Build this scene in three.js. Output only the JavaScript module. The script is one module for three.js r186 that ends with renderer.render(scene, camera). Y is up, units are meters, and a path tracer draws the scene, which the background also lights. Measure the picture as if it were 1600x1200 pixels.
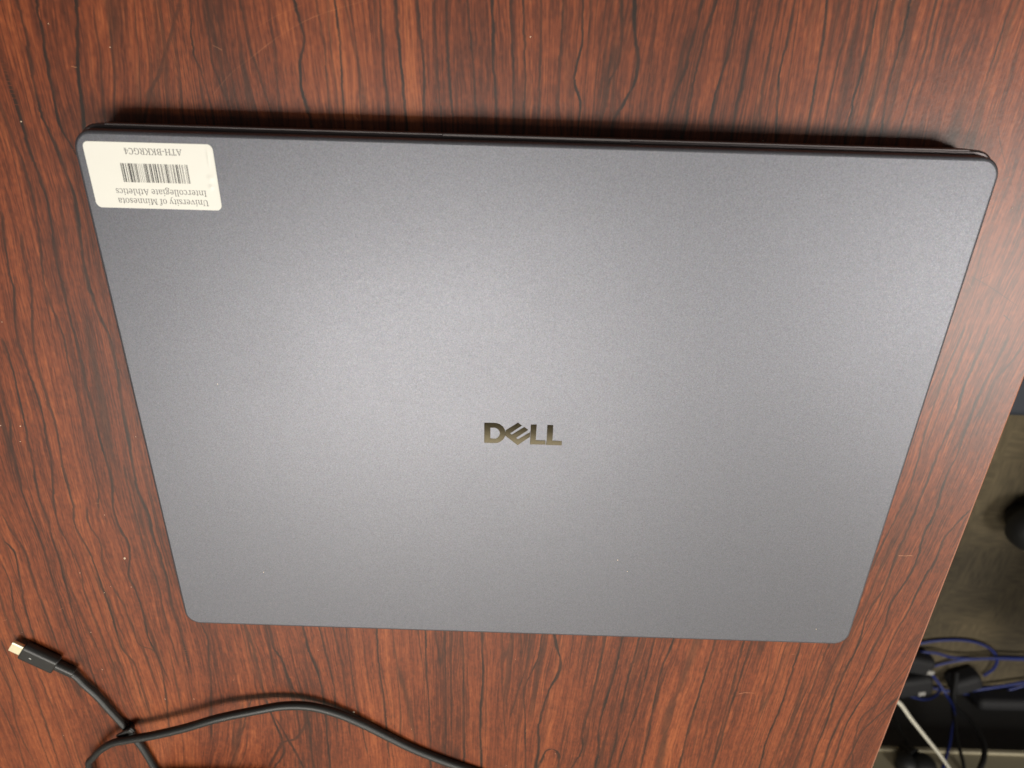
import * as THREE from 'three';
import { mergeGeometries, toCreasedNormals } from 'three/addons/utils/BufferGeometryUtils.js';
import { RoundedBoxGeometry } from 'three/addons/geometries/RoundedBoxGeometry.js';
import { RectAreaLightUniformsLib } from 'three/addons/lights/RectAreaLightUniformsLib.js';

// ---------- camera, lamps, exposure ----------
const scene = new THREE.Scene();
const camera = new THREE.PerspectiveCamera(59.394, 4 / 3, 0.01, 60);
camera.position.set(-0.00563, 0.29277, -0.15269);
camera.quaternion.setFromRotationMatrix(new THREE.Matrix4().makeBasis(
  new THREE.Vector3(0.99949, -0.01614, -0.02755),
  new THREE.Vector3(-0.03181, -0.42751, -0.90345),
  new THREE.Vector3(0.0028, 0.90387, -0.42781)));
camera.focus = 0.33;
camera.userData.fStop = 10;
const renderer = new THREE.WebGLRenderer({ antialias: true });
renderer.setSize(1024, 768);
renderer.toneMapping = THREE.LinearToneMapping;
renderer.toneMappingExposure = 1.0;
renderer.shadowMap.enabled = true;
RectAreaLightUniformsLib.init();
scene.background = new THREE.Color().setRGB(0.075, 0.07, 0.066);      // the dim unlit rest of the office

const M = (o) => new THREE.MeshPhysicalMaterial(o);
const rgb = (r, g, b) => new THREE.Color().setRGB(r, g, b);
const taken = {};
function numbered(n) { const k = taken[n] = (taken[n] ?? -1) + 1; return k ? `${n}_${String(k).padStart(3, '0')}` : n; }
function thing(name, label, category, pos = [0, 0, 0], group, kind) {
  const o = new THREE.Group(); o.name = numbered(name); o.position.set(...pos); scene.add(o);
  o.userData = { label, category };
  if (group) o.userData.group = group;
  if (kind) o.userData.kind = kind;
  return o;
}
function part(name, geo, mat, parent, label) {
  const m = new THREE.Mesh(geo, mat); m.name = name; m.castShadow = m.receiveShadow = true;
  if (label) m.userData.label = label;
  parent.add(m); return m;
}
const moved = (g, x, y, z) => g.translate(x, y, z);
const flat = (...gs) => mergeGeometries(gs.map((g) => { const n = g.index ? g.toNonIndexed() : g; for (const k of Object.keys(n.attributes)) if (!['position', 'normal', 'uv'].includes(k)) n.deleteAttribute(k); return n; }));

// unseen ceiling lamps, placed for the lid sheen and laptop shadow: 1.9 m above the desk
function unseenCeilingLamp(x, z, w, d, power, label) {
  const t = thing('unseen_ceiling_lamp', label, 'ceiling lamp', [x, 1.9, z], 'unseen ceiling lamps');
  const bar = (bw, bd, bx, bz) => moved(new THREE.BoxGeometry(bw, 0.03, bd), bx, 0.012, bz);
  part('frame', flat(bar(w + 0.05, 0.025, 0, d / 2 + 0.0125), bar(w + 0.05, 0.025, 0, -d / 2 - 0.0125), bar(0.025, d, w / 2 + 0.0125, 0), bar(0.025, d, -w / 2 - 0.0125, 0), moved(new THREE.BoxGeometry(w + 0.05, 0.06, d + 0.05), 0, 0.058, 0)), M({ color: rgb(0.7, 0.7, 0.68), roughness: 0.5 }), t);
  part('diffuser', moved(new THREE.BoxGeometry(w, 0.01, d), 0, 0.012, 0), M({ color: rgb(0.8, 0.8, 0.8), emissive: rgb(1, 0.94, 0.84), emissiveIntensity: 0.8, roughness: 0.6 }), t);
  const l = new THREE.RectAreaLight(rgb(1, 0.955, 0.885), power, w, d);
  l.position.set(x, 1.9, z); l.rotation.x = -Math.PI / 2; l.name = 'unseen_lamp_light'; scene.add(l);
}
unseenCeilingLamp(-0.34, 0.76, 1.4, 0.66, 16.5, 'unseen long ceiling lamp out of view, placed to light the desk and lid and cast the laptop shadow');
unseenCeilingLamp(1.58, 0.48, 0.5, 0.7, 40, 'unseen ceiling lamp out of view, placed to light the right side of the desk and lid');

// ---------- noise ----------
let seed = 7;
const rnd = () => { seed = (Math.imul(seed, 1664525) + 1013904223) >>> 0; return seed / 4294967296; };
function hash(x, y) { let h = Math.imul(x, 374761393) + Math.imul(y, 668265263) | 0; h = Math.imul(h ^ (h >>> 13), 1274126177); return ((h ^ (h >>> 16)) >>> 0) / 4294967296; }
function noise(x, y) {
  const xi = Math.floor(x), yi = Math.floor(y); let fx = x - xi, fy = y - yi;
  fx = fx * fx * (3 - 2 * fx); fy = fy * fy * (3 - 2 * fy);
  const a = hash(xi, yi), b = hash(xi + 1, yi), c = hash(xi, yi + 1), d = hash(xi + 1, yi + 1);
  return a + (b - a) * fx + (c - a) * fy + (a - b - c + d) * fx * fy;
}
const gauss = () => rnd() + rnd() + rnd() + rnd() - 2;                  // sigma about 0.58
const clamp = (v, a = 0, b = 1) => Math.min(b, Math.max(a, v));
const smooth = (a, b, v) => { const t = clamp((v - a) / (b - a)); return t * t * (3 - 2 * t); };

// ---------- the desk: cherry-coloured wood laminate; lengths in millimetres in this block ----------
const X0 = -352, X1 = 235.6, Z0 = -205, Z1 = 300, NW = 2048;
const SX = NW / (X1 - X0), SZ = NW / (Z1 - Z0);
const dark = new Float32Array(NW * NW), flowPts = [];
function vein(strength, width, pts) {
  const P = []; for (let i = 0; i < pts.length; i += 2) P.push([pts[i], pts[i + 1]]);
  const n = P.length, id = Math.floor(P[0][0] * 7 + P[0][1] * 3);
  // carry long veins on past their ends, as the grain does
  if (n > 2) for (const [e, f, g] of [[n - 1, n - 2, 1], [0, 1, 0]]) {
    const s = clamp((P[e][0] - P[f][0]) / (P[e][1] - P[f][1] || 1), -0.5, 0.5), d = Math.sign(P[e][1] - P[f][1]) * 30;
    if (Math.abs(P[e][1]) > 115) (g ? P.push([P[e][0] + s * d, P[e][1] + d]) : P.unshift([P[e][0] + s * d, P[e][1] + d]));
  }
  for (let i = 0; i + 1 < P.length; i++) if (Math.abs(P[i + 1][1] - P[i][1]) > 2) flowPts.push([(P[i][0] + P[i + 1][0]) / 2, (P[i][1] + P[i + 1][1]) / 2, clamp((P[i + 1][0] - P[i][0]) / (P[i + 1][1] - P[i][1]), -0.6, 0.6), Math.abs(P[i + 1][1] - P[i][1])]);
  const curve = new THREE.CatmullRomCurve3(P.map((p) => new THREE.Vector3(p[0], 0, p[1])), false, 'centripetal');
  const len = curve.getLength(), steps = Math.ceil(len / 0.13);
  for (let k = 0; k <= steps; k++) {
    const t = k / steps, q = curve.getPoint(t), s = t * len;
    const x = q.x + (noise(id, s / 5) - 0.5) * 0.4 + (noise(id + 9, s / 1.6) - 0.5) * 0.22;
    const w = width * (0.3 + 0.55 * noise(id + 31, s / 9)) * 0.5, fade = smooth(0, 7, s) * smooth(0, 7, len - s);
    const a = strength * fade * (0.62 + 0.5 * noise(id + 57, s / 14)), side = noise(id + 77, s / 30) > 0.5 ? 1 : -1;
    const px = (x - X0) * SX, pz = Math.round((q.z - Z0) * SZ); if (pz < 0 || pz >= NW) continue;
    const R = Math.ceil((w * 2.7 + 1) * SX);
    for (let j = Math.max(0, Math.floor(px - R)); j <= Math.min(NW - 1, px + R); j++) {
      const d = (j - px) / SX, soft = d * side > 0 ? w * 1.5 + 0.3 : w * 0.5 + 0.18;
      const v = a * (1 - smooth(w * 0.45, w * 0.45 + soft, Math.abs(d)));
      const at = pz * NW + j; if (v > dark[at]) dark[at] = v;
    }
  }
}
vein(0.8, 2.1, [-200.6, -168.9, -200.5, -158.0, -201.3, -151.7, -201.9, -143.2, -202.2, -133.7, -202.2, -127.7, -201.1, -123.3, -199.4, -113.5, -197.8, -105.0, -196.8, -95.8, -197.5, -87.6, -198.9, -76.3, -200.0, -66.1, -200.2, -55.7, -199.6, -52.1, -198.8, -42.8, -196.7, -32.4, -196.4, -22.0, -197.8, -7.4, -199.0, 6.7, -199.8, 22.0, -200.9, 34.5, -201.4, 54.1, -199.3, 68.4, -199.3, 85.3, -198.3, 98.5, -197.4, 112.0, -198.2, 133.3, -197.7, 146.5, -197.4, 165.8]);
vein(0.9, 1.5, [-193.2, -170.2, -193.6, -165.9, -193.3, -161.5, -194.3, -156.0, -194.9, -149.2, -195.3, -141.1, -195.7, -133.4, -196.0, -125.4, -193.3, -117.5]);
vein(1, 1.8, [-178.3, -170.6, -178.7, -164.1, -180.5, -157.0, -182.4, -148.4, -183.7, -140.9, -184.7, -131.8, -185.6, -125.7]);
vein(0.6, 2.6, [-149.1, -149.3, -151.5, -145.1, -155.9, -138.6, -158.7, -131.4]);
vein(0.35, 2.1, [-157.9, -152.5, -159.9, -146.7]);
vein(0.4, 1.3, [-145.9, -144.8, -144.9, -140.6]);
vein(0.35, 3.0, [-149.8, -164.9, -152.1, -158.7]);
vein(0.75, 0.8, [-134.0, -171.8, -134.9, -165.3, -135.8, -157.6, -135.5, -151.9, -133.7, -146.3, -133.0, -139.7, -132.0, -133.3, -131.9, -127.3]);
vein(0.5, 1.0, [-128.8, -171.9, -128.8, -166.5, -128.7, -157.7, -128.8, -149.8, -127.2, -143.7]);
vein(0.4, 1.0, [-125.0, -168.4, -123.8, -160.1, -123.0, -154.1, -122.2, -146.1]);
vein(0.6, 1.0, [-114.6, -172.3, -114.0, -164.8, -113.7, -158.2, -112.1, -151.0]);
vein(0.5, 0.7, [-109.9, -172.4, -109.8, -166.0]);
vein(0.6, 1.2, [-218.1, -128.5, -217.2, -122.3, -215.3, -110.5, -214.9, -101.4, -215.5, -91.1, -216.4, -82.8, -218.5, -69.9, -220.1, -61.0, -220.3, -51.4, -219.3, -39.6, -218.6, -29.4, -219.9, -18.5, -219.8, -6.6, -220.2, 7.5, -221.5, 22.1, -222.0, 33.4, -222.8, 55.0, -226.2, 73.6]);
vein(0.9, 1.9, [-211.6, -126.2, -210.9, -114.5, -210.1, -104.7, -209.4, -95.4, -210.5, -83.0, -211.8, -72.4, -212.4, -62.8, -212.4, -53.8, -212.9, -37.6, -212.6, -27.0, -213.3, -15.4, -214.2, -1.6, -214.0, 10.8, -214.5, 23.7, -214.0, 36.9, -214.2, 49.4, -217.1, 67.0, -216.5, 79.6, -214.4, 89.0, -215.5, 99.2, -218.9, 112.9, -217.6, 122.2, -216.4, 137.5, -217.1, 158.9, -215.5, 170.2]);
vein(0.4, 1.4, [-202.2, -103.6, -204.8, -83.2, -205.2, -70.3]);
vein(0.7, 1.3, [-230.5, -89.3, -233.0, -78.1, -235.0, -64.4, -235.6, -54.5, -240.9, -30.9, -240.6, -16.1, -239.9, -1.7, -240.1, 11.8, -241.7, 23.6, -243.0, 38.0, -247.9, 62.8, -249.6, 78.8, -247.4, 91.6, -245.4, 109.5, -247.2, 126.8, -246.0, 145.1, -244.7, 163.7]);
vein(0.7, 1.7, [-224.6, -82.5, -226.7, -68.2, -226.9, -57.2, -233.9, -27.9, -235.1, -14.6, -235.3, 0.9, -234.7, 14.1, -235.6, 26.3, -238.0, 45.6, -238.6, 66.6, -240.7, 76.3, -239.2, 86.9, -236.6, 101.0, -236.2, 116.0, -235.8, 130.1, -235.3, 147.1, -234.9, 167.4, -230.2, 181.4, -230.1, 203.3]);
vein(0.8, 1.4, [-248.3, -31.6, -247.4, -20.2, -248.6, -2.1, -250.0, 13.9, -251.4, 26.9, -252.5, 39.1, -255.3, 60.3, -254.7, 76.9, -255.7, 89.8, -255.5, 105.3, -256.8, 121.5, -257.4, 138.3, -258.1, 160.7, -258.1, 184.3]);
vein(0.7, 1.4, [-257.1, -0.1, -257.7, 14.9, -260.9, 29.1, -262.0, 44.6, -263.4, 63.4, -262.2, 81.4, -262.3, 101.1, -262.9, 117.1, -263.0, 129.8, -263.2, 143.4, -262.6, 163.5]);
vein(0.7, 1.5, [-278.4, 71.5, -276.9, 84.1, -273.6, 97.1, -274.0, 115.2, -274.3, 129.3, -274.0, 148.8]);
vein(0.8, 1.5, [-283.8, 89.6, -279.7, 97.4, -281.4, 115.6, -284.2, 134.6, -285.6, 152.8]);
vein(0.7, 1.1, [-288.9, 104.4, -288.2, 120.5, -291.2, 139.7, -291.4, 157.1]);
vein(0.6, 1.5, [-230.3, 63.4, -232.8, 78.1, -229.8, 88.7, -231.7, 104.3, -230.5, 118.1, -226.9, 134.5, -225.2, 149.2, -224.1, 165.4, -216.3, 170.2, -215.0, 193.2, -218.2, 224.5]);
vein(0.6, 1.4, [-205.3, 36.6, -206.3, 56.3, -206.0, 79.2, -205.5, 98.8, -203.4, 116.9, -204.0, 136.9, -203.9, 155.8]);
vein(0.6, 1.3, [-323.6, 220.8, -322.4, 251.7, -324.6, 276.9]);
vein(0.5, 1.3, [-314.0, 195.0, -313.3, 208.9, -318.6, 241.2, -317.7, 272.1]);
vein(0.6, 1.2, [-306.4, 191.9, -306.4, 231.6, -307.2, 260.2]);
vein(0.6, 1.3, [-298.8, 197.1, -299.3, 243.2, -301.2, 277.7]);
vein(0.5, 1.2, [-291.9, 196.7, -291.0, 230.9, -291.4, 264.5]);
vein(0.8, 1.6, [-183.3, 149.9, -182.0, 158.4, -184.5, 175.6, -185.6, 191.8, -189.9, 220.2]);
vein(0.6, 5.3, [-180.8, 150.7, -181.2, 157.8]);
vein(0.5, 3.1, [-157.9, 151.2, -155.8, 169.1, -155.3, 179.6]);
vein(0.7, 1.7, [-171.7, 234.0, -177.4, 250.7, -184.5, 269.9]);
vein(0.75, 2.4, [-144.3, 150.6, -143.7, 164.4, -139.6, 174.7, -137.9, 189.6, -135.2, 200.6, -130.1, 208.8, -129.5, 226.1, -129.5, 247.1, -130.6, 270.4]);
vein(0.9, 2.0, [-123.9, 149.8, -122.8, 165.0, -119.1, 186.1, -117.9, 206.5, -118.5, 235.7, -119.0, 268.5]);
vein(0.7, 1.6, [-114.6, 150.3, -112.3, 175.0, -110.4, 197.7, -110.7, 210.7]);
vein(0.6, 1.2, [-106.3, 150.0, -103.8, 180.0, -103.7, 213.2]);
vein(0.6, 1.2, [-99.1, 149.7, -98.7, 174.4, -97.6, 207.2, -95.9, 228.6]);
vein(0.75, 1.6, [-81.2, 150.4, -81.4, 173.6, -80.1, 206.4, -79.8, 232.6]);
vein(0.4, 1.2, [-71.8, 150.0, -72.1, 173.2]);
vein(0.85, 1.2, [-53.0, 150.2, -53.0, 177.6, -52.4, 213.7, -52.5, 250.7]);
vein(0.7, 1.2, [-41.4, 149.6, -41.5, 185.2, -42.6, 258.3]);
vein(0.6, 1.2, [-38.0, 151.0, -38.2, 198.8, -38.4, 258.1]);
vein(0.85, 1.6, [-31.3, 149.2, -30.6, 187.4, -30.5, 257.7]);
vein(0.85, 2.0, [-20.0, 148.7, -19.0, 181.5, -20.3, 219.1, -19.5, 261.6]);
vein(0.4, 1.5, [-7.6, 149.7, -7.5, 176.6, -5.5, 211.4]);
vein(0.85, 2.5, [-150.2, 233.0, -147.9, 248.0, -149.8, 260.5, -155.8, 271.6]);
vein(0.7, 4.2, [-147.9, 248.0, -143.5, 246.0, -139.1, 243.3]);
vein(0.7, 2.1, [-142.4, 250.8, -140.6, 256.9, -137.7, 269.5]);
vein(0.6, 1.2, [8.1, 149.0, 6.7, 173.3, 3.4, 191.3]);
vein(0.8, 1.2, [15.2, 149.7, 13.7, 166.7, 6.6, 192.3, 7.6, 210.8, 9.7, 255.7]);
vein(1, 2.4, [23.1, 149.3, 27.3, 171.3, 21.5, 193.2, 17.5, 216.1, 16.8, 227.9, 17.9, 242.9, 16.7, 262.9]);
vein(0.7, 3.2, [11.2, 219.9, 17.3, 220.8]);
vein(0.8, 2.5, [20.8, 253.3, 22.3, 248.2, 25.4, 245.6, 29.7, 247.8, 31.7, 254.0, 31.3, 261.6]);
vein(0.8, 2.0, [52.3, 149.5, 50.5, 172.9, 47.8, 203.2, 45.0, 230.7, 45.7, 245.8, 41.6, 258.5]);
vein(0.9, 2.0, [62.3, 149.1, 60.3, 175.1, 56.9, 202.8, 54.8, 226.0, 56.4, 245.3, 56.0, 260.9]);
vein(0.7, 2.0, [71.7, 149.7, 69.6, 172.0, 67.9, 193.8, 66.6, 213.7, 66.8, 237.4, 64.7, 259.2]);
vein(0.85, 1.2, [81.1, 149.3, 79.6, 168.9, 77.4, 201.8, 74.1, 228.1, 70.9, 258.9]);
vein(0.85, 1.6, [91.5, 148.8, 87.9, 174.9, 87.1, 204.2, 86.7, 221.5, 85.5, 258.2]);
vein(0.4, 8.7, [104.0, 158.4, 100.7, 184.1, 97.7, 212.3, 96.4, 251.3]);
vein(0.85, 2.0, [116.2, 149.2, 114.5, 172.7, 112.7, 200.1, 110.8, 229.2, 110.2, 258.2]);
vein(0.6, 2.0, [133.0, 151.0, 132.4, 181.0, 131.7, 207.7, 131.2, 255.9]);
vein(0.8, 2.0, [137.1, 149.3, 135.9, 174.3, 134.1, 210.5, 132.3, 249.6]);
vein(0.85, 1.6, [166.3, 149.5, 165.7, 170.3, 164.6, 203.3, 161.9, 230.9, 162.4, 255.6]);
vein(0.6, 1.6, [182.6, 148.8, 181.6, 159.1, 179.9, 200.9, 179.0, 228.9, 177.8, 253.5]);
vein(0.6, 1.5, [190.8, 146.9, 188.6, 165.0, 187.7, 182.7, 186.8, 205.1, 184.9, 237.7]);
vein(0.85, 1.7, [210.1, -53.3, 209.6, -39.8, 208.5, -21.7, 209.1, -2.7, 208.0, 7.0, 207.1, 20.0, 206.9, 32.5, 206.0, 46.4, 205.3, 61.5, 203.8, 78.5, 203.2, 102.1, 199.0, 123.4, 199.7, 145.5, 197.7, 163.6, 195.2, 185.1, 195.8, 213.3, 194.6, 235.4, 194.6, 253.9]);
vein(0.85, 1.7, [221.2, -49.1, 219.3, -33.0, 216.6, -13.5, 216.7, -0.5, 216.8, 15.1, 215.3, 31.1, 215.6, 44.0, 216.2, 52.8, 214.6, 64.5, 215.4, 79.4, 214.2, 97.1, 209.7, 113.4, 210.5, 132.6, 208.0, 158.9, 206.7, 184.6, 204.3, 207.1, 202.5, 230.7, 202.8, 253.5]);
vein(0.9, 1.5, [234.1, 49.3, 230.7, 56.4, 226.1, 69.1, 225.5, 84.2, 222.9, 96.8, 221.7, 117.7, 218.1, 140.7, 217.5, 163.7, 213.5, 185.4, 208.7, 213.9, 208.7, 239.6, 208.9, 253.2]);
vein(0.6, 1.2, [230.1, 171.1, 222.9, 194.9, 216.8, 206.5, 217.1, 227.0, 221.3, 252.6]);
vein(0.7, 1.2, [231.0, 195.6, 224.6, 209.0, 220.0, 219.2, 219.0, 229.9]);
vein(0.7, 1.3, [199.5, -53.0, 198.1, -35.5, 197.1, -18.9, 197.8, 6.7, 198.9, 32.9, 198.1, 45.5, 196.4, 59.8, 194.2, 74.6, 192.7, 95.8]);
vein(0.6, 1.2, [204.1, -52.2, 202.5, -34.1, 201.7, -19.1, 201.1, -3.5, 199.9, 19.5]);
vein(0.75, 1.5, [228.6, -44.6, 226.4, -33.9, 222.0, -24.8, 220.7, -10.1, 218.6, 0.5]);
vein(0.5, 2.3, [233.5, 47.3, 233.6, 39.3]);
vein(0.4, 1.6, [233.6, 5.3, 232.0, 14.6]);
vein(0.5, 0.8, [-103.8, -172.6, -104.0, -161.7, -103.7, -153.5, -104.0, -147.1]);
vein(0.95, 1.5, [-94.0, -172.8, -92.7, -167.1, -91.5, -159.9, -93.9, -151.5, -94.2, -141.5, -92.9, -134.0, -92.0, -127.2]);
vein(0.5, 1.0, [-85.2, -167.7, -84.0, -156.7, -84.0, -146.5]);
vein(0.75, 1.0, [-78.6, -173.2, -77.7, -164.2, -78.0, -151.2, -78.1, -140.8]);
vein(0.5, 1.0, [-72.6, -171.9, -71.5, -160.4, -71.2, -146.8]);
vein(0.75, 1.3, [-61.5, -173.7, -61.3, -160.7, -60.8, -147.1, -60.0, -137.8, -60.2, -128.1]);
vein(0.9, 1.5, [-55.4, -173.8, -54.9, -164.2, -54.2, -153.0, -53.6, -142.7, -53.0, -132.0]);
vein(0.9, 1.5, [-46.9, -174.1, -46.5, -164.4, -45.4, -152.1, -45.7, -140.5, -45.8, -128.5]);
vein(0.6, 1.0, [-40.8, -174.2, -40.0, -157.9, -39.7, -147.7, -39.1, -137.9]);
vein(0.8, 1.3, [-36.0, -174.3, -35.7, -161.4, -35.1, -147.8, -34.0, -131.3]);
vein(0.7, 1.0, [-28.0, -174.5, -27.0, -163.8, -25.7, -151.5, -24.9, -139.9]);
vein(0.9, 1.3, [-19.0, -174.8, -18.3, -165.1, -17.9, -152.9, -16.7, -140.2, -16.0, -128.1]);
vein(0.8, 1.3, [-11.7, -175.0, -10.9, -164.2, -9.9, -153.1, -9.5, -139.2]);
vein(0.9, 1.3, [-7.1, -175.1, -5.8, -158.9, -4.9, -141.7, -5.3, -129.7]);
vein(0.6, 1.0, [-0.1, -175.3, 0.7, -159.0, 0.7, -141.8]);
vein(0.8, 1.3, [8.2, -175.5, 8.4, -162.6, 8.3, -152.5, 8.5, -139.7, 10.2, -127.7]);
vein(0.85, 1.0, [15.7, -175.7, 16.4, -162.3, 14.4, -148.1, 17.0, -139.9, 17.0, -127.9]);
vein(0.4, 1.0, [23.7, -172.7, 22.8, -162.5]);
vein(0.65, 1.8, [30.6, -176.1, 31.6, -163.2, 30.8, -154.2, 27.9, -147.3, 27.2, -139.8, 25.8, -128.9]);
vein(1, 1.8, [35.5, -176.2, 36.9, -162.9, 38.8, -156.7, 38.4, -148.7, 34.9, -140.4, 30.9, -133.1, 31.0, -127.0]);
vein(0.5, 4.0, [39.8, -156.3, 40.0, -151.8]);
vein(0.5, 3.1, [33.6, -145.1, 33.2, -142.3]);
vein(0.7, 1.5, [60.7, -176.9, 59.7, -167.2, 58.4, -159.5, 57.4, -152.2, 53.9, -142.2, 53.2, -131.4]);
vein(0.9, 1.3, [65.8, -175.5, 63.4, -164.1, 62.0, -151.7, 60.7, -138.8, 59.6, -127.9]);
vein(0.85, 1.8, [74.0, -177.2, 73.5, -165.4, 72.0, -152.0, 70.2, -139.1, 71.4, -128.2]);
vein(0.9, 1.5, [81.9, -177.4, 80.9, -165.6, 80.6, -149.9, 79.7, -140.5, 79.7, -128.4]);
vein(0.7, 1.2, [90.0, -177.7, 89.4, -163.2, 89.1, -157.0, 89.0, -145.5, 90.4, -129.5]);
vein(0.85, 1.3, [95.5, -176.7, 95.0, -162.7, 94.7, -151.4, 96.0, -142.2]);
vein(0.6, 2.0, [100.7, -176.5, 101.2, -166.2]);
vein(0.9, 1.2, [107.5, -178.1, 108.7, -166.4, 109.2, -154.1, 109.5, -141.4, 109.8, -128.1]);
vein(0.65, 1.0, [116.0, -177.9, 116.5, -165.5, 116.5, -147.4]);
vein(0.95, 1.5, [126.6, -178.6, 126.8, -166.9, 126.3, -155.7, 125.8, -140.7, 126.1, -128.6]);
vein(0.8, 1.5, [132.4, -178.8, 132.4, -165.9, 132.6, -153.6, 132.9, -139.7, 133.1, -128.8]);
vein(0.9, 1.2, [138.6, -178.9, 138.9, -167.2, 138.2, -151.5, 139.1, -138.7, 139.9, -127.7]);
vein(0.65, 1.0, [148.1, -177.7, 148.6, -160.8, 148.0, -147.9]);
vein(0.6, 0.7, [176.4, -175.7, 175.8, -157.1, 175.4, -146.8]);
vein(0.4, 0.8, [184.3, -168.4, 185.3, -140.0]);// grain direction over the sheet, from the veins, and the stream coordinate along it
const GN = 90, slope = new Float32Array(GN * GN);
for (let j = 0; j < GN; j++) for (let i = 0; i < GN; i++) {
  const x = X0 + (X1 - X0) * i / (GN - 1), z = Z0 + (Z1 - Z0) * j / (GN - 1); let s = 0, w = 0.02;
  for (const p of flowPts) { const e = Math.exp(-((x - p[0]) ** 2) / 700 - ((z - p[1]) ** 2) / 1800) * p[3]; s += e * p[2]; w += e; }
  slope[j * GN + i] = s / w;
}
function grid(f, x, z) {
  const u = clamp((x - X0) / (X1 - X0), 0, 0.9999) * (GN - 1), v = clamp((z - Z0) / (Z1 - Z0), 0, 0.9999) * (GN - 1), i = u | 0, j = v | 0, a = u - i, b = v - j, k = j * GN + i;
  return (f[k] * (1 - a) + f[k + 1] * a) * (1 - b) + (f[k + GN] * (1 - a) + f[k + GN + 1] * a) * b;
}
const stream = new Float32Array(GN * GN);
for (let j = 0; j < GN; j++) for (let i = 0; i < GN; i++) {
  let x = X0 + (X1 - X0) * i / (GN - 1), z = Z0 + (Z1 - Z0) * j / (GN - 1); const st = z > 0 ? -4 : 4, n = Math.floor(Math.abs(z) / 4);
  for (let k = 0; k < n; k++) { x += grid(slope, x, z) * st; z += st; }
  stream[j * GN + i] = x;
}
const wood = new Uint8Array(NW * NW * 4), grainBump = new Uint8Array(1024 * 1024 * 4);
const TONES = [[70, 33, 18], [110, 53, 28], [146, 79, 43]], VEIN = [34, 23, 17];
for (let j = 0; j < NW; j++) {
  const z = Z0 + (j + 0.5) / SZ;
  for (let i = 0; i < NW; i++) {
    const x = X0 + (i + 0.5) / SX, wob = (noise(x / 9, z / 30) - 0.5) * 2.2 + (noise(x / 3, z / 9) - 0.5) * 0.5, u = grid(stream, x, z) + wob;
    const band = noise(u / 23, z / 240 + 5) * 0.6 + noise(u / 9, z / 130 + 9) * 0.4;
    const st = noise(u / 2.3 + 40, z / 75) - 0.5, s2 = noise(u / 0.85 + 90, z / 34) - 0.5, s3 = noise(u / 0.42, z / 15) - 0.5, s4 = noise(u / 0.3 + 50, z / 4.5) - 0.5;
    const wool = noise(x / 3.4 + 11, z / 4.5) - 0.5, wool2 = noise(x / 0.9, z / 1.6) - 0.5;
    let t = 0.5 + (band - 0.5) * 0.75 + st * 0.22 + s2 * 0.3 + s3 * 0.46 + s4 * 0.38 + wool * 0.14 + wool2 * 0.24;
    // short dark pores and thin growth lines between the traced veins
    const pore = smooth(0.74, 0.9, noise(u / 0.4 + 7, z / 5.5)) * (0.25 + 0.5 * noise(u / 7, z / 20));
    const line = (1 - smooth(0, 0.035, Math.abs(noise(u / 6.5 + 3, z / 330) - 0.5))) * smooth(0.35, 0.7, noise(u / 15 + 2, z / 50)) * 0.45, line2 = (1 - smooth(0, 0.05, Math.abs(noise(u / 3.3 + 60, z / 260) - 0.5))) * smooth(0.4, 0.75, noise(u / 24 + 8, z / 70)) * 0.5, line3 = (1 - smooth(0, 0.09, Math.abs(noise(u / 1.9 + 160, z / 180) - 0.5))) * smooth(0.5, 0.8, noise(u / 19 + 28, z / 60)) * 0.4;
    const at = j * NW + i, d = clamp(Math.max(dark[at] * (0.98 + 0.4 * s2 + 0.5 * s3 + 0.3 * s4), line, line2, line3) + pore * 0.3);
    t = clamp(t); const a = t < 0.5 ? TONES[0] : TONES[1], b = t < 0.5 ? TONES[1] : TONES[2], f = t < 0.5 ? t * 2 : t * 2 - 1;
    for (let c = 0; c < 3; c++) wood[at * 4 + c] = (a[c] + (b[c] - a[c]) * f) * (1 - d) + VEIN[c] * d;
    wood[at * 4 + 3] = 255;
  }
}
// scratches in the varnish
function scratch(pts, color, strength, w = 1) {
  const P = []; for (let i = 0; i < pts.length; i += 2) P.push(new THREE.Vector3(pts[i], 0, pts[i + 1]));
  const c = new THREE.CatmullRomCurve3(P), n = Math.ceil(c.getLength() / 0.12);
  for (let k = 0; k <= n; k++) {
    const q = c.getPoint(k / n), i = Math.round((q.x - X0) * SX), j = Math.round((q.z - Z0) * SZ), s = strength * (0.3 + 0.9 * noise(k / 25, pts[0]));
    for (let e = 0; e < w; e++) for (let ch = 0; ch < 3; ch++) { const at = (j * NW + i + e) * 4 + ch; wood[at] += (color[ch] - wood[at]) * clamp(s / (1 + e)); }
  }
}
const PALE = [200, 150, 115], DEEP = [45, 28, 22];
scratch([-66.9, -173.5, -84.4, -168.4, -92.1, -165.3, -102.7, -159.6, -110.9, -154.2, -122.2, -146.6, -131.2, -138.1], PALE, 0.13, 1);
scratch([-91.5, -171.2, -101.8, -167.2, -109.7, -163.3], PALE, 0.07);
scratch([186, -136, 187.9, -131.6, 190.6, -126.7, 196.1, -118.1, 204.6, -105.3, 211, -94.7], DEEP, 0.3);
scratch([195.1, -115, 197.1, -116.8], DEEP, 0.5);
scratch([195.2, -73.9, 205.8, -68.9, 220, -61], DEEP, 0.4);
scratch([199.4, -73.1, 203.1, -75.6], DEEP, 0.5);
scratch([215.1, -56.6, 218.6, -54.2], DEEP, 0.6, 2);
scratch([205.2, 81.1, 212.4, 80.8], PALE, 0.6);
scratch([137.4, 190, 141.1, 188.8, 146.6, 189], PALE, 0.7);
scratch([-185.4, -147.6, -183.4, -147.2], PALE, 0.6);
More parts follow.
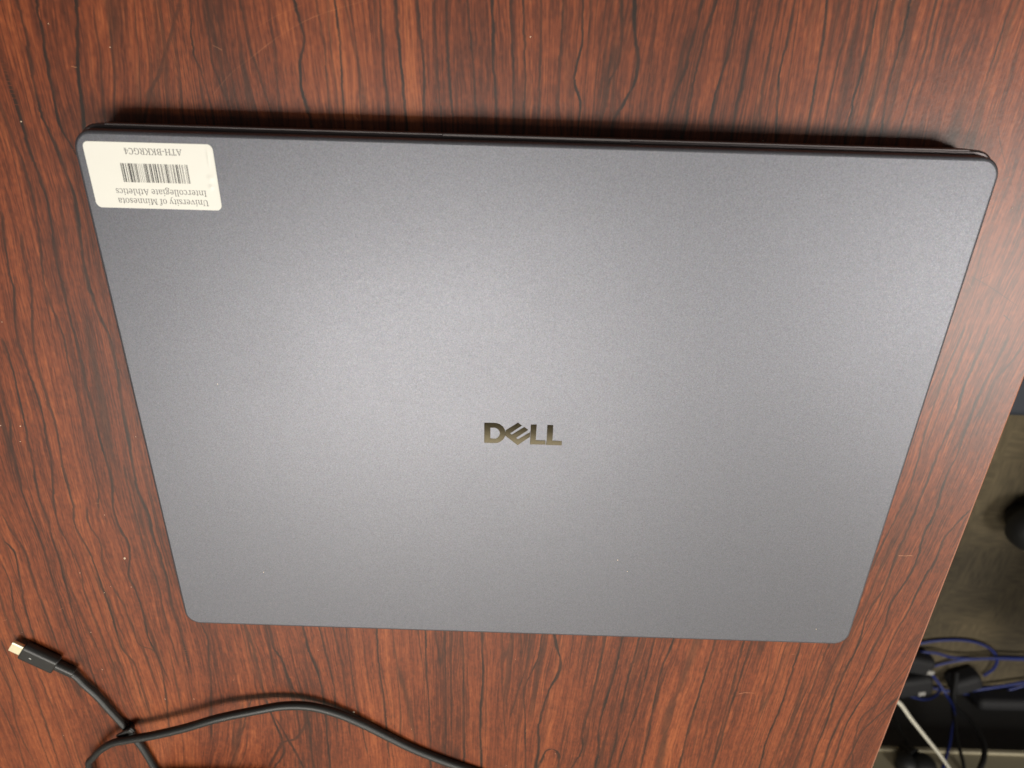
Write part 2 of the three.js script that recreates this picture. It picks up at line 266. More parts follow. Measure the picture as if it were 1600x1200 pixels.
for (let k = 0; k < 45; k++) { const x = -330 + rnd() * 560, z = -180 + rnd() * 440, a = rnd() * 6.3, l = 0.6 + rnd() * 3.2; scratch([x, z, x + Math.cos(a) * l * 0.5 + rnd() * 0.3, z + Math.sin(a) * l * 0.5, x + Math.cos(a) * l, z + Math.sin(a) * l], rnd() < 0.6 ? PALE : DEEP, 0.3); }
for (let j = 0; j < 1024; j++) for (let i = 0; i < 1024; i++) {
  const v = 128 + 90 * (hash(i, j) - 0.5) + 120 * (noise(i / 3, j / 7) - 0.5) + 60 * (noise(i / 9, j / 9) - 0.5), at = (j * 1024 + i) * 4;
  grainBump[at] = grainBump[at + 1] = grainBump[at + 2] = clamp(v, 0, 255); grainBump[at + 3] = 255;
}
function texture(data, w, h, srgb, wrap = THREE.RepeatWrapping, rx = 1, ry = 1) {
  const t = new THREE.DataTexture(data, w, h); t.magFilter = THREE.LinearFilter; t.minFilter = THREE.LinearMipmapLinearFilter; t.generateMipmaps = true;
  t.wrapS = t.wrapT = wrap; t.repeat.set(rx, ry); if (srgb) t.colorSpace = THREE.SRGBColorSpace; t.needsUpdate = true; return t;
}
const woodMap = texture(wood, NW, NW, true, THREE.MirroredRepeatWrapping);
const woodBump = texture(grainBump, 1024, 1024, false, THREE.RepeatWrapping, 3, 3);
const woodMat = M({ map: woodMap, roughness: 0.38, ior: 1.5, bumpMap: woodBump, bumpScale: 0.00003, specularIntensity: 1 });
function tableUv(g) {
  const p = g.attributes.position, uv = new Float32Array(p.count * 2);
  for (let i = 0; i < p.count; i++) { uv[2 * i] = (p.getX(i) * 1000 - X0) / (X1 - X0); uv[2 * i + 1] = (p.getZ(i) * 1000 - p.getY(i) * 1000 - Z0) / (Z1 - Z0); }
  g.setAttribute('uv', new THREE.BufferAttribute(uv, 2)); return g;
}
// from here on lengths are in metres
const desk = thing('desk', 'reddish brown wood-grain desk top with dark veins under the laptop', 'desk');
{
  const z0 = -0.55, z1 = 0.972, xe = 0.2344;
  part('tabletop', tableUv(moved(new THREE.BoxGeometry(1.5, 0.028, z1 - z0), xe - 0.75, -0.014, (z0 + z1) / 2)), woodMat, desk);
  const s = new THREE.Shape(); s.moveTo(0, -0.028); s.lineTo(0.0013, -0.028); s.lineTo(0.0013, -0.0012); s.absarc(0.0001, -0.0012, 0.0012, 0, Math.PI / 2, false); s.lineTo(0, 0);
  const eg = new THREE.ExtrudeGeometry(s, { depth: z1 - z0, bevelEnabled: false, curveSegments: 8 });
  part('edge_band', eg.translate(xe + 0.00005, -0.00002, z0), M({ color: rgb(0.3, 0.12, 0.07), roughness: 0.4 }), desk, 'thin paler strip along the right edge');
  for (const z of [-0.5, 0.9]) part('leg_panel', tableUv(moved(new THREE.BoxGeometry(1.3, 0.69, 0.028), -0.52, -0.374, z)), woodMat, desk);
  part('back_panel', tableUv(moved(new THREE.BoxGeometry(0.02, 0.5, 1.37), -0.3, -0.28, 0.2)), woodMat, desk);
}

// ---------- the laptop ----------
function slab(hx, hz, r, rings, capBottom = true) {                     // rings: [inset, y] from the bottom up, rounded-rectangle outline
  const n = 14, pos = [], idx = [], N = 4 * (n + 1);
  for (const [ins, y] of rings) for (let q = 0; q < 4; q++) for (let k = 0; k <= n; k++) {
    const a = (q + k / n) * Math.PI / 2, rr = Math.max(r - ins, 0.0012), cx = (q === 0 || q === 3 ? 1 : -1) * (hx - ins - rr), cz = (q < 2 ? 1 : -1) * (hz - ins - rr);
    pos.push(cx + rr * Math.cos(a), y, cz + rr * Math.sin(a));
  }
  for (let i = 0; i + 1 < rings.length; i++) for (let k = 0; k < N; k++) { const a = i * N + k, b = i * N + (k + 1) % N, c = a + N, d = b + N; idx.push(a, c, b, b, c, d); }
  let g = new THREE.BufferGeometry(); g.setAttribute('position', new THREE.Float32BufferAttribute(pos, 3)); g.setIndex(idx);
  g.computeVertexNormals(); g = g.toNonIndexed();
  const cap = (ring, up) => {                                          // flat top or bottom, with its own straight normals
    const P = [], c = [0, rings[ring][1], 0], at = (k) => pos.slice((ring * N + k % N) * 3, (ring * N + k % N) * 3 + 3);
    for (let k = 0; k < N; k++) P.push(...c, ...(up ? at(k + 1) : at(k)), ...(up ? at(k) : at(k + 1)));
    const q = new THREE.BufferGeometry(); q.setAttribute('position', new THREE.Float32BufferAttribute(P, 3)); q.computeVertexNormals(); return q;
  };
  g = mergeGeometries([g, cap(rings.length - 1, true), ...(capBottom ? [cap(0, false)] : [])]);
  const p = g.attributes.position, uv = new Float32Array(p.count * 2);
  for (let i = 0; i < p.count; i++) { uv[2 * i] = (p.getX(i) + hx) / (2 * hx); uv[2 * i + 1] = (p.getZ(i) + hz) / (2 * hz); }
  g.setAttribute('uv', new THREE.BufferAttribute(uv, 2)); return g;
}
const LW = 2048, LH = 1440, flake = new Uint8Array(LW * LH * 4), rough = new Uint8Array(LW * LH * 4);
for (let j = 0; j < LH; j++) for (let i = 0; i < LW; i++) {
  const at = (j * LW + i) * 4, g = gauss(), c = noise(i / 2.2, j / 2.2) - 0.5, v = 105 + g * 10 + c * 8 + (rnd() > 0.994 ? 22 : 0);
  flake[at] = v - 1 + (rnd() - 0.5) * 9; flake[at + 1] = v + (rnd() - 0.5) * 6; flake[at + 2] = v + 6 + (rnd() - 0.5) * 9; flake[at + 3] = 255;
  const w = 123 + 4 * (noise(i / 180, j / 180) - 0.5) + 14 * (noise(i / 2, j / 2) - 0.5); rough[at] = rough[at + 1] = rough[at + 2] = w; rough[at + 3] = 255;
}
const lidMat = M({ color: rgb(1, 1, 1), map: texture(flake, LW, LH, true), metalness: 0.8, roughness: 1, roughnessMap: texture(rough, LW, LH, false) });
const sideMat = M({ color: rgb(0.14, 0.122, 0.125), metalness: 0.8, roughness: 0.42 });
const laptop = thing('laptop', 'closed dark grey metal laptop with white label lying on the desk', 'laptop');
const HX = 0.179, HZ = 0.12575;
const base = part('base', slab(HX + 0.0006, HZ + 0.0022, 0.009, [[0.0035, 0.0012], [0.0018, 0.0016], [0.0009, 0.0026], [0.0004, 0.005], [0.0001, 0.012], [0, 0.015], [0.0002, 0.0154], [0.0008, 0.0158]]), sideMat, laptop);
for (const z of [-0.105, 0.105]) part('rubber_foot', moved(new RoundedBoxGeometry(0.26, 0.0016, 0.008, 2, 0.0007), 0, 0.0008, z), M({ color: rgb(0.02, 0.02, 0.02), roughness: 0.8 }), base);
part('dark_gap_slab', slab(HX - 0.003, HZ - 0.003, 0.006, [[0, 0.0157], [0, 0.0165]]), M({ color: rgb(0.015, 0.015, 0.015), roughness: 0.7 }), laptop);  // near-black slab that stands in for the dark gap under the lid
const lid = part('lid', slab(HX + 0.0004, HZ + 0.0006, 0.0084, [[0.0009, 0.0163], [0.0003, 0.0165], [0.0001, 0.017], [0.0002, 0.0185], [0.0004, 0.0199], [0.0007, 0.0204], [0.001, 0.0207], [0.0014, 0.0209], [0.0019, 0.021]]), lidMat, laptop);
const notchGeo = new RoundedBoxGeometry(0.073, 0.0016, 0.0012, 2, 0.0004);
part('added_edge_strip', moved(new RoundedBoxGeometry(0.336, 0.0008, 0.0008, 2, 0.0003), 0, 0.0154, -HZ - 0.0019), M({ color: rgb(0.13, 0.115, 0.115), metalness: 0.8, roughness: 0.45 }), base);  // added strip, stands in for the base edge catching the light
part('opening_lip', moved(notchGeo, 0, 0.0157, -HZ - 0.0018), M({ color: rgb(0.1, 0.09, 0.09), metalness: 0.8, roughness: 0.5 }), base);

// the maker's four letters, thin polished inlays
const logoMat = M({ color: rgb(0.021, 0.018, 0.012), metalness: 1, roughness: 0.22 }), logoRim = M({ color: rgb(0.03, 0.027, 0.022), metalness: 0.6, roughness: 0.5 });
function letter(outline, hole) {
  const shape = new THREE.Shape(), loop = (s, a) => { for (let i = 0; i < a.length; i += 2) (i ? s.lineTo : s.moveTo).call(s, a[i] / 1000, -a[i + 1] / 1000); s.closePath(); };
  loop(shape, outline); if (hole) { const h = new THREE.Path(); loop(h, hole); shape.holes.push(h); }
  const g = new THREE.ExtrudeGeometry(shape, { depth: 0.00012, bevelEnabled: true, bevelThickness: 0.00006, bevelSize: 0.00006, bevelOffset: -0.00006, bevelSegments: 2 });
  g.rotateX(-Math.PI / 2);
  const p = g.attributes.position, q = g.attributes.normal;              // normals bent on the flat faces to grade the reflection dark to bright
  for (let i = 0; i < p.count; i++) if (q.getY(i) > 0.95) { const nz = 0.075 - (p.getZ(i) * 1000 + 4.5) / 11.5 * 0.135, l = Math.hypot(1, nz); q.setXYZ(i, 0, 1 / l, nz / l); }
  const m = part('logo_letter', g, [logoMat, logoRim], lid); m.position.y = 0.02093;
}
letter([-18.66, -3.94, -15.93, -4.04, -13.28, -4.03, -11.5, -3.49, -9.93, -2.24, -9.14, -0.76, -8.75, 1.01, -8.93, 2.8, -9.78, 4.63, -11.09, 5.86, -12.42, 6.53, -15.78, 6.7, -18.6, 6.65], [-15.89, -1.52, -13.68, -1.6, -12.34, -0.94, -11.52, 0.24, -11.27, 1.35, -11.6, 2.8, -12.47, 3.85, -13.35, 4.35, -15.81, 4.33]);
letter([-3.15, -4.6, -1.33, -3.06, -6.52, 1.18, -6.24, 1.68, -5.84, 1.82, -0.21, -2.45, 1.75, -0.9, -3.66, 3.37, -3.42, 3.93, -2.87, 4.11, 2.6, 0.2, 2.6, 2.75, -2.99, 7.42, -9.15, 2.3, -8.7, -0.41]);
letter([2.72, -3.81, 5.48, -3.91, 5.43, 0.23, 5.38, 4.35, 9.85, 4.41, 10, 6.6, 2.75, 6.74, 2.73, 1.35]);
letter([10.33, -3.89, 13.06, -3.89, 13.14, -0.05, 13.1, 4.33, 17.52, 4.39, 17.57, 6.71, 10.19, 6.77, 10.4, 4.13]);

// the asset label, read from the other side of the desk
{
  const W = 1400, H = 700, k = 28, cv = document.createElement('canvas'); cv.width = W; cv.height = H; const c = cv.getContext('2d');
  c.fillStyle = 'rgb(217,216,208)'; c.fillRect(0, 0, W, H);
  c.fillStyle = 'rgb(80,78,76)';
  const line = (text, x0, x1, top, basey) => { const size = (basey - top) * k / 0.7; c.font = `${size}px serif`; c.save(); c.translate(x0 * k, basey * k); c.scale((x1 - x0) * k / c.measureText(text).width, 1); c.fillText(text, 0, 0); c.restore(); };
  line('University of Minnesota', 5, 41, 1.6, 3.9);
  line('Intercollegiate Athletics', 5.1, 41.1, 5.3, 7.6);
  line('ATH-BKKRGC4', 12.1, 34.5, 20.6, 22.9);
  c.fillStyle = 'rgb(34,33,32)';
  const code = ['211214', '111323', '213311', '231113', '122132', '131123', '112331', '112331', '231131', '211313', '131321', '221231', '114113', '2331112'].join('-').replaceAll('-', '');
  let total = 0, x = 0; for (const d of code) total += +d;
  for (let i = 0; i < code.length; i++) { const w = +code[i] * 26.1 / total; if (i % 2 === 0) c.fillRect((10.9 + x) * k, 10.1 * k, Math.max(w - 0.02, 0.06) * k, 7.1 * k); x += w; }
  const ct = new THREE.CanvasTexture(cv); ct.colorSpace = THREE.SRGBColorSpace; ct.anisotropy = 8;
  const bw = 512, bh = 256, bb = new Uint8Array(bw * bh * 4);
  for (let j = 0; j < bh; j++) for (let i = 0; i < bw; i++) {
    const blob = (cx, cy, rx, ry) => Math.exp(-(((i / bw - cx) / rx) ** 2 + ((j / bh - cy) / ry) ** 2) * 1.5), v = 90 + 70 * (blob(0.06, 0.64, 0.02, 0.05) + blob(0.05, 0.5, 0.03, 0.06) + blob(0.045, 0.2, 0.012, 0.14)) + 10 * (noise(i / 40, j / 40) - 0.5), at = (j * bw + i) * 4;
    bb[at] = bb[at + 1] = bb[at + 2] = clamp(v, 0, 255); bb[at + 3] = 255;
  }
  const sw = 0.0503, sh = 0.0251, r = 0.0022, s = new THREE.Shape(); s.moveTo(-sw / 2 + r, -sh / 2);
  s.lineTo(sw / 2 - r, -sh / 2); s.absarc(sw / 2 - r, -sh / 2 + r, r, -Math.PI / 2, 0); s.lineTo(sw / 2, sh / 2 - r); s.absarc(sw / 2 - r, sh / 2 - r, r, 0, Math.PI / 2);
  s.lineTo(-sw / 2 + r, sh / 2); s.absarc(-sw / 2 + r, sh / 2 - r, r, Math.PI / 2, Math.PI); s.lineTo(-sw / 2, -sh / 2 + r); s.absarc(-sw / 2 + r, -sh / 2 + r, r, Math.PI, 1.5 * Math.PI);
  const g = new THREE.ExtrudeGeometry(s, { depth: 0.0001, bevelEnabled: false, curveSegments: 10 }), p = g.attributes.position, uv = new Float32Array(p.count * 2);
  for (let i = 0; i < p.count; i++) { uv[2 * i] = p.getX(i) / sw + 0.5; uv[2 * i + 1] = p.getY(i) / sh + 0.5; }
  g.setAttribute('uv', new THREE.BufferAttribute(uv, 2)); g.rotateX(-Math.PI / 2); g.rotateY(Math.PI);
  const m = part('label_sticker', g, M({ map: ct, roughness: 0.42, bumpMap: texture(bb, bw, bh, false), bumpScale: 0.0006 }), laptop, 'white label with bar code and small grey writing, upside down');
  m.position.set(-0.1498, 0.02101, -0.1093); m.rotation.y = 0.004;
}

// ---------- the charging cable ----------
const V = (x, y, z) => new THREE.Vector3(x, y, z);
const black = M({ color: rgb(0.016, 0.016, 0.015), roughness: 0.42 }), blackSoft = M({ color: rgb(0.016, 0.0165, 0.0155), roughness: 0.48 });
function tube(pts, r, seg = 160, closed = false, grow) {
  const c = new THREE.CatmullRomCurve3(pts, closed, 'centripetal'), g = new THREE.TubeGeometry(c, seg, r, 14, closed), p = g.attributes.position;
  if (grow) for (let i = 0; i <= seg; i++) { const o = c.getPointAt(i / seg), f = grow(i / seg); for (let j = 0; j <= 14; j++) { const k = i * 15 + j; p.setXYZ(k, o.x + (p.getX(k) - o.x) * f, o.y + (p.getY(k) - o.y) * f, o.z + (p.getZ(k) - o.z) * f); } }
  return g;
}
const cable = thing('charging_cable', 'black charging cable with gold connector tip curling on the desk front', 'cable');
{
  const head = new THREE.Group(); 
  const yaw = -Math.atan2(0.0112, 0.0156), F = (g) => g.rotateY(yaw);    // local x runs from the tip to the cord
  const place = (g, x, y) => { g.translate(x, y, 0); F(g); g.translate(-0.292, 0, 0.1688); return g; };
  const rr = (w, h, r) => { const s = new THREE.Shape(); s.moveTo(-w / 2 + r, -h / 2); s.lineTo(w / 2 - r, -h / 2); s.absarc(w / 2 - r, -h / 2 + r, r, -Math.PI / 2, 0); s.lineTo(w / 2, h / 2 - r); s.absarc(w / 2 - r, h / 2 - r, r, 0, Math.PI / 2); s.lineTo(-w / 2 + r, h / 2); s.absarc(-w / 2 + r, h / 2 - r, r, Math.PI / 2, Math.PI); s.lineTo(-w / 2, -h / 2 + r); s.absarc(-w / 2 + r, -h / 2 + r, r, Math.PI, 1.5 * Math.PI); return s; };
  const bar = (w, h, r, len, bev) => { const g = new THREE.ExtrudeGeometry(rr(w - 2 * bev, h - 2 * bev, r), { depth: len - 2 * bev, bevelEnabled: true, bevelThickness: bev, bevelSize: bev, bevelSegments: 3, curveSegments: 8 }); g.translate(0, 0, bev); return g.rotateY(Math.PI / 2); };
  const hull = part('connector_body', place(bar(0.0132, 0.0062, 0.0022, 0.0208, 0.0007), 0, 0.0035), black, cable);
  const shell = bar(0.0086, 0.0025, 0.0009, 0.0068, 0.00012); part('connector_tip', place(shell, -0.0066, 0.0040), M({ color: rgb(0.92, 0.86, 0.62), metalness: 1, roughness: 0.45 }), cable, 'gold metal tip');
  part('strain_relief', place(bar(0.0066, 0.0052, 0.0022, 0.0112, 0.0004), 0.0204, 0.0034), black, cable);
  part('light_mark', place(new RoundedBoxGeometry(0.0013, 0.0001, 0.0006, 1, 0.00004), 0.0065, 0.00672), M({ color: rgb(0.6, 0.6, 0.58), roughness: 0.5 }), hull, 'tiny pale mark on the connector');
  part('cord', tube([V(-0.2683, 0.0032, 0.1868), V(-0.2655, 0.0031, 0.191), V(-0.2632, 0.003, 0.1963), V(-0.2576, 0.003, 0.2061), V(-0.2525, 0.003, 0.2183), V(-0.2481, 0.0028, 0.2291), V(-0.2434, 0.0026, 0.2414), V(-0.2392, 0.0024, 0.2546), V(-0.2363, 0.0023, 0.2689),
    V(-0.234, 0.0022, 0.285), V(-0.24, 0.0022, 0.308), V(-0.259, 0.0023, 0.313), V(-0.275, 0.003, 0.297), V(-0.2775, 0.004, 0.281), V(-0.2745, 0.006, 0.2653), V(-0.2691, 0.0075, 0.2582), V(-0.2617, 0.0085, 0.2493), V(-0.2518, 0.0092, 0.2413), V(-0.2408, 0.0098, 0.2369), V(-0.2235, 0.0105, 0.2311), V(-0.2021, 0.0108, 0.223), V(-0.1808, 0.0104, 0.214), V(-0.1563, 0.0085, 0.208), V(-0.1402, 0.0065, 0.2058), V(-0.1247, 0.005, 0.2074), V(-0.1096, 0.004, 0.2136), V(-0.0946, 0.0034, 0.223), V(-0.0794, 0.0029, 0.2346), V(-0.0639, 0.0026, 0.2458), V(-0.0439, 0.0024, 0.2572), V(-0.01, 0.0023, 0.274), V(0.03, 0.0023, 0.305), V(0.05, 0.0023, 0.37)], 0.0023, 420, false, (t) => 0.93 + 0.2 * smooth(0.3, 0.45, t)), blackSoft, cable);
}
const tie = thing('cable_tie', 'small black rubber strap wrapped round the charging cable near its crossing', 'cable tie', [-0.2437, 0, 0.2352]);
{
  const b = new THREE.TorusGeometry(0.0028, 0.0009, 8, 24); b.scale(1, 1, 1.9);
  const band = part('band', b.translate(0, 0.0031, 0), black, tie); band.rotation.y = 0.36;
  const tab = part('strap_end', moved(new RoundedBoxGeometry(0.014, 0.0017, 0.0042, 2, 0.0006), 0.0002, 0.0066, 0), black, tie); tab.rotation.y = 0.62;
  const nub = part('buckle', moved(new RoundedBoxGeometry(0.0036, 0.0032, 0.0042, 2, 0.0008), 0.0048, 0.0066, 0), black, tie); nub.rotation.y = 0.62;
}
const unseenBlock = thing('unseen_power_adapter', 'unseen black power adapter out of view, placed to cast the shadow at the bottom left', 'power adapter', [-0.197, 0, 0.306]);  // out of view, placed to throw the soft shadow at bottom left
part('case', moved(new RoundedBoxGeometry(0.078, 0.029, 0.055, 4, 0.006), 0, 0.0145, 0), black, unseenBlock);
part('cord_boot', moved(new THREE.CylinderGeometry(0.003, 0.005, 0.014, 16).rotateZ(-Math.PI / 2), 0.045, 0.012, 0), black, unseenBlock);

// specks of dust
{
  const gs = [], dot = (x, y, z, r) => gs.push(moved(new THREE.IcosahedronGeometry(r, 0).scale(1 + rnd(), 0.7, 0.8 + rnd() * 0.6).rotateY(rnd() * 3), x / 1000, y + r * 0.3, z / 1000));
  const D = [-190.4, -162.3, -211.3, -126.2, -262.8, 18, -252.8, 18, -255.4, 27, -245.5, -37.8, -246, 111.8, -230.8, 120.9, -219.1, 120.9, -235.6, 125.8, -250.7, 156.8, -251, 187.2, -217.3, 211.2, -199.1, 210.3, -289.3, 213.4, -290.6, 248.3, -117.1, 165.3, -63.8, 231.2, 92.9, -127.6, 140.4, -126.5, -168.2, -154.7, -2.7, 263.3];
  for (let i = 0; i < D.length; i += 2) dot(D[i], 0, D[i + 1], 0.00016 + rnd() * 0.0001);
  dot(-218.2, 0, 100.2, 0.0006); dot(-99.6, 0, 217.1, 0.0006);
  for (let k = 0; k < 8; k++) dot(-330 + rnd() * 540, 0, -178 + rnd() * 440, 0.00012 + rnd() * 0.00008);
  const L = [-132.2, 88.4, 49.9, 72.9, 159.9, 115, 55.5, 80.1, -138.9, -19.4]; for (let i = 0; i < L.length; i += 2) dot(L[i], 0.021, L[i + 1], 0.0002);
  const m = part('dust', flat(...gs), M({ color: rgb(0.62, 0.5, 0.36), roughness: 0.9 }), scene); m.userData = { label: 'pale specks of dust scattered over the desk top and lid', category: 'dust', kind: 'stuff' };
}

// ---------- beyond the desk's edge: floor, wall and what lies there ----------
const FY = -0.72;
{
  const n = 512, d = new Uint8Array(n * n * 4);
  for (let j = 0; j < n; j++) for (let i = 0; i < n; i++) {
    const cell = ((i >> 6) + (j >> 6)) & 1, a = cell ? noise(i / 2, j / 11) : noise(i / 11, j / 2), b = noise(i / 60, j / 60), v = 0.42 + 0.22 * (a - 0.5) + 0.36 * (b - 0.5), at = (j * n + i) * 4;
    d[at] = 96 * v + 30; d[at + 1] = 86 * v + 26; d[at + 2] = 66 * v + 18; d[at + 3] = 255;
  }
  const g = new THREE.PlaneGeometry(6, 6).rotateX(-Math.PI / 2);
  const f = part('floor', g, M({ map: texture(d, n, n, true, THREE.RepeatWrapping, 8, 8), roughness: 0.95 }), scene); f.position.set(0, FY, -1.9);
  f.userData = { kind: 'structure', label: 'dark brown carpet floor below the desk\'s right edge', category: 'floor' };
}
const wall = thing('wall', 'wall at the far side of the floor behind the cables', 'wall', [0, 0, 1.02], null, 'structure');
part('wall_face', moved(new THREE.BoxGeometry(6, 2.7, 0.1), 0, 0.63, 0.05), M({ color: rgb(0.45, 0.42, 0.34), roughness: 0.9 }), wall);
part('baseboard', moved(new RoundedBoxGeometry(6, 0.139, 0.006, 2, 0.002), 0, FY + 0.0695, -0.003), M({ color: rgb(0.06, 0.058, 0.054), roughness: 0.7 }), wall, 'black rubber baseboard');
const duct = thing('cable_trunking', 'beige metal cable trunking along the wall above the black baseboard', 'cable trunking', [0, 0, 1.02]);
{
  const beige = M({ color: rgb(0.36, 0.32, 0.22), roughness: 0.5 });
  part('channel', moved(new RoundedBoxGeometry(3.4, 0.09, 0.022, 3, 0.003), 0.9, -0.5365, -0.011), beige, duct);
  part('cover_rib', moved(new RoundedBoxGeometry(3.4, 0.009, 0.006, 3, 0.002), 0.9, -0.5755, -0.0235), beige, duct);
  part('cover_rib', moved(new RoundedBoxGeometry(3.4, 0.006, 0.004, 3, 0.0015), 0.9, -0.4975, -0.0235), beige, duct);
}
const cordMat = M({ color: rgb(0.004, 0.004, 0.004), roughness: 0.6 }), blue = M({ color: rgb(0.008, 0.018, 0.12), roughness: 0.45 });
{
  const t = thing('plug_lead', 'black power cord with a rounded plug in the trunking beside the desk edge', 'power cord');
  part('cord', tube([V(0.75, FY + 0.004, 0.94), V(0.755, -0.68, 0.96), V(0.7522, -0.6361, 0.968), V(0.7494, -0.6104, 0.969), V(0.7503, -0.5831, 0.97), V(0.747, -0.566, 0.972)], 0.0035, 60), cordMat, t);
  part('plug', flat(moved(new THREE.SphereGeometry(0.019, 24, 16).scale(0.85, 1.1, 0.75), 0.735, -0.538, 0.978), moved(new THREE.CylinderGeometry(0.016, 0.006, 0.024, 20).rotateZ(-0.5), 0.7437, -0.557, 0.975), moved(new THREE.CylinderGeometry(0.016, 0.017, 0.02, 20).rotateX(Math.PI / 2), 0.735, -0.538, 0.987)), cordMat, t);
  const s = thing('power_plug', 'black round-topped plug in the trunking between cord plug and white cable', 'plug', [0.762, -0.53, 0.975]);
  part('body', flat(new THREE.SphereGeometry(0.02, 24, 16).scale(1, 1.1, 0.8), moved(new THREE.CylinderGeometry(0.018, 0.018, 0.022, 24).rotateX(Math.PI / 2), 0, 0, 0.011)), cordMat, s);
  const c = (name, label, cat, pts, r, mat, group, extra) => { const o = thing(name, label, cat, [0, 0, 0], group); part('cord', tube(pts, r, 140), mat, o); if (extra) extra(o); return o; };
  c('black_lead', 'thin black cord hanging straight down the baseboard right of the blue cable', 'power cord', [V(0.9, FY + 0.01, 0.94), V(0.8853, -0.6588, 0.97), V(0.8708, -0.6291, 0.97), V(0.8458, -0.5733, 0.97), V(0.8377, -0.5472, 0.97), V(0.8298, -0.5219, 0.975), V(0.825, -0.505, 0.996)], 0.0032, cordMat);
  c('black_lead', 'thick black cord bowing to the right across the baseboard', 'power cord', [V(0.905, FY + 0.02, 0.93), V(0.888, -0.656, 0.968), V(0.8983, -0.6231, 0.97), V(0.8982, -0.5886, 0.97), V(0.889, -0.5618, 0.97), V(0.8757, -0.5422, 0.97), V(0.8581, -0.5229, 0.975), V(0.848, -0.51, 0.996)], 0.0048, cordMat);
  c('white_cable', 'white cable slanting down from the desk edge across the baseboard', 'cable', [V(0.3, -0.1, 0.36), V(0.4, -0.22, 0.45), V(0.478, -0.295, 0.54), V(0.55, -0.35, 0.637), V(0.63, -0.402, 0.742), V(0.7, -0.449, 0.834), V(0.779, -0.5, 0.94), V(0.82, -0.528, 0.996)], 0.0027, M({ color: rgb(0.5, 0.48, 0.4), roughness: 0.5 }));
  const clip = (x, y, z, ry) => (o) => part('clear_plug', moved(new RoundedBoxGeometry(0.022, 0.009, 0.012, 2, 0.002).rotateY(ry), x, y, z), M({ color: rgb(0.25, 0.25, 0.25), roughness: 0.25 }), o, 'pale plug at the cable end');
  const G = 'blue network cables on the floor';
  c('network_cable', 'blue network cable bending up over the baseboard to the trunking', 'network cable', [V(0.78, FY + 0.02, 0.88), V(0.8018, -0.69, 0.8997), V(0.8188, -0.69, 0.906), V(0.8417, -0.69, 0.9191), V(0.8659, -0.686, 0.9448), V(0.879, -0.675, 0.9611), V(0.8825, -0.655, 0.968), V(0.872, -0.63, 0.97), V(0.852, -0.603, 0.97), V(0.829, -0.57, 0.971), V(0.805, -0.54, 0.973), V(0.79, -0.52, 0.98), V(0.784, -0.51, 0.997)], 0.0026, blue, G);
  c('network_cable', 'dark blue network cable looping widest over the carpet', 'network cable', [V(0.77, -0.712, 0.88), V(0.8124, -0.713, 0.8687), V(0.8575, -0.714, 0.8581), V(0.9076, -0.714, 0.8558), V(0.9416, -0.712, 0.8629), V(0.9649, -0.71, 0.8757), V(0.9806, -0.708, 0.896), V(0.9842, -0.71, 0.9261), V(0.975, -0.714, 0.9497)], 0.0026, blue, G);
  c('network_cable', 'blue network cable running straight to the right edge of the picture', 'network cable', [V(0.78, -0.708, 0.89), V(0.8116, -0.707, 0.8842), V(0.8493, -0.705, 0.8825), V(0.8839, -0.704, 0.8914), V(0.9291, -0.703, 0.8929), V(0.9783, -0.702, 0.8872), V(1.0291, -0.703, 0.8866), V(1.15, -0.71, 0.88)], 0.0026, blue, G);
  c('network_cable', 'dark blue network cable with a pale plug joining the straight one', 'network cable', [V(0.845, -0.7155, 0.945), V(0.8629, -0.715, 0.9318), V(0.8849, -0.713, 0.9183), V(0.9136, -0.711, 0.9063), V(0.9628, -0.71, 0.8988), V(1.05, -0.712, 0.9), V(1.15, -0.714, 0.905)], 0.0026, blue, G, clip(0.848, -0.708, 0.938, 0.5));
  c('network_cable', 'bright blue network cable along the foot of the black baseboard', 'network cable', [V(0.87, -0.712, 0.985), V(0.9116, -0.708, 0.99), V(0.9517, -0.706, 0.985), V(0.986, -0.705, 0.975), V(1.0172, -0.706, 0.968), V(1.0586, -0.708, 0.958), V(1.16, -0.714, 0.94)], 0.0032, blue, G);
  c('network_cable', 'blue network cable forking off below the one along the baseboard', 'network cable', [V(0.93, -0.714, 1.0), V(0.9678, -0.712, 1.003), V(1.0107, -0.71, 0.996), V(1.0372, -0.709, 0.981), V(1.0652, -0.709, 0.968), V(1.16, -0.715, 0.955)], 0.0026, blue, G);
  c('network_cable', 'blue network cable sagging in a small bow beside the white cable', 'network cable', [V(0.76, -0.69, 0.95), V(0.79, -0.68, 0.965), V(0.815, -0.678, 0.975), V(0.845, -0.678, 0.982), V(0.868, -0.685, 0.98), V(0.885, -0.695, 0.965)], 0.0026, blue, G, clip(0.776, -0.687, 0.956, -0.5));
  const lump = (label, x, y, z, w, h, d, r, spot) => { const o = thing('floor_adapter', label, 'power adapter', [x, y, z]); const q = part('case', new RoundedBoxGeometry(w, h, d, 4, 0.012), M({ color: rgb(0.006, 0.006, 0.007), roughness: 0.75 }), o); o.rotation.y = r; if (spot) part('label_sticker', moved(new RoundedBoxGeometry(0.013, 0.001, 0.01, 1, 0.0003), ...spot), M({ color: rgb(0.3, 0.29, 0.27), roughness: 0.5 }), q); };
  lump('black adapter with a pale spot lying by the desk edge', 0.815, -0.695, 0.952, 0.075, 0.045, 0.05, 0.25, [0.012, 0.0228, 0.012]);
  lump('black adapter under the looping blue cables close to the desk edge', 0.81, -0.7, 0.9, 0.07, 0.04, 0.042, -0.2, [0.028, 0.0204, 0.005]);
  lump('black adapter in the middle of the blue cable loops', 0.925, -0.7, 0.95, 0.06, 0.04, 0.04, 0.5);
  lump('black power strip lying along the baseboard at the right', 1.06, -0.698, 0.996, 0.2, 0.044, 0.03, 0.02);
}
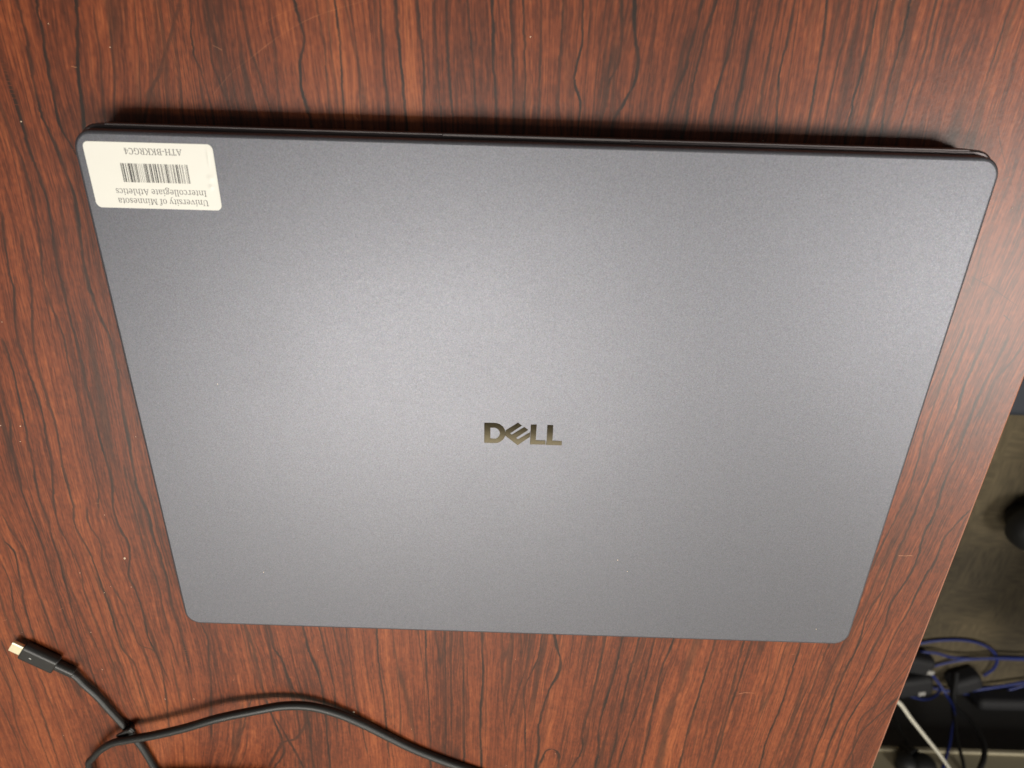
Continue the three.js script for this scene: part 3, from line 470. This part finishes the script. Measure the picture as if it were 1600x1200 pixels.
{
  const t = thing('swivel_chair', 'black swivel chair whose round foot shows at the right edge of the picture', 'chair', [1.19, FY, 0.55]);
  const pl = M({ color: rgb(0.008, 0.008, 0.008), roughness: 0.5 }), cloth = M({ color: rgb(0.012, 0.013, 0.016), roughness: 0.9 });
  for (let k = 0; k < 5; k++) {
    const a = Math.PI + k * Math.PI * 2 / 5, dx = Math.cos(a), dz = Math.sin(a), R = 0.285;
    part('foot', tube([V(dx * 0.04, 0.11, dz * 0.04), V(dx * 0.16, 0.1, dz * 0.16), V(dx * R, 0.075, dz * R)], 0.018, 24), pl, t);
    const w = new THREE.LatheGeometry([[0, -0.026], [0.02, -0.026], [0.029, -0.02], [0.031, -0.006], [0.02, -0.003], [0.02, 0.003], [0.031, 0.006], [0.029, 0.02], [0.02, 0.026], [0, 0.026]].map((p) => new THREE.Vector2(...p)), 28).rotateX(Math.PI / 2).rotateY(0.7 + k);
    const c = part('caster', flat(moved(w, dx * R, 0.032, dz * R), moved(new THREE.SphereGeometry(0.043, 28, 14, 0, Math.PI * 2, 0, Math.PI * 0.55), dx * R, 0.045, dz * R)), pl, t);
  }
  part('column', moved(new THREE.CylinderGeometry(0.025, 0.035, 0.32, 20), 0, 0.24, 0), pl, t);
  part('seat', moved(new RoundedBoxGeometry(0.46, 0.08, 0.46, 5, 0.035), 0.06, 0.44, 0), cloth, t);
  part('backrest', moved(new RoundedBoxGeometry(0.06, 0.5, 0.42, 5, 0.028), 0.3, 0.78, 0), cloth, t);
  part('back_support', tube([V(0.15, 0.4, 0), V(0.31, 0.42, 0), V(0.33, 0.6, 0), V(0.325, 0.75, 0)], 0.014, 30), pl, t);
}
{
  const t = thing('storage_box', 'blue-black box beside the desk at the right edge of the picture', 'box', [0.86, FY, -0.04]);
  part('case', moved(new RoundedBoxGeometry(0.62, 0.27, 0.5, 5, 0.015), 0, 0.135, 0), M({ color: rgb(0.01, 0.014, 0.022), roughness: 0.75 }), t);
  part('cover', moved(new RoundedBoxGeometry(0.628, 0.03, 0.508, 4, 0.012), 0, 0.275, 0), M({ color: rgb(0.011, 0.015, 0.024), roughness: 0.7 }), t);
}
renderer.render(scene, camera);
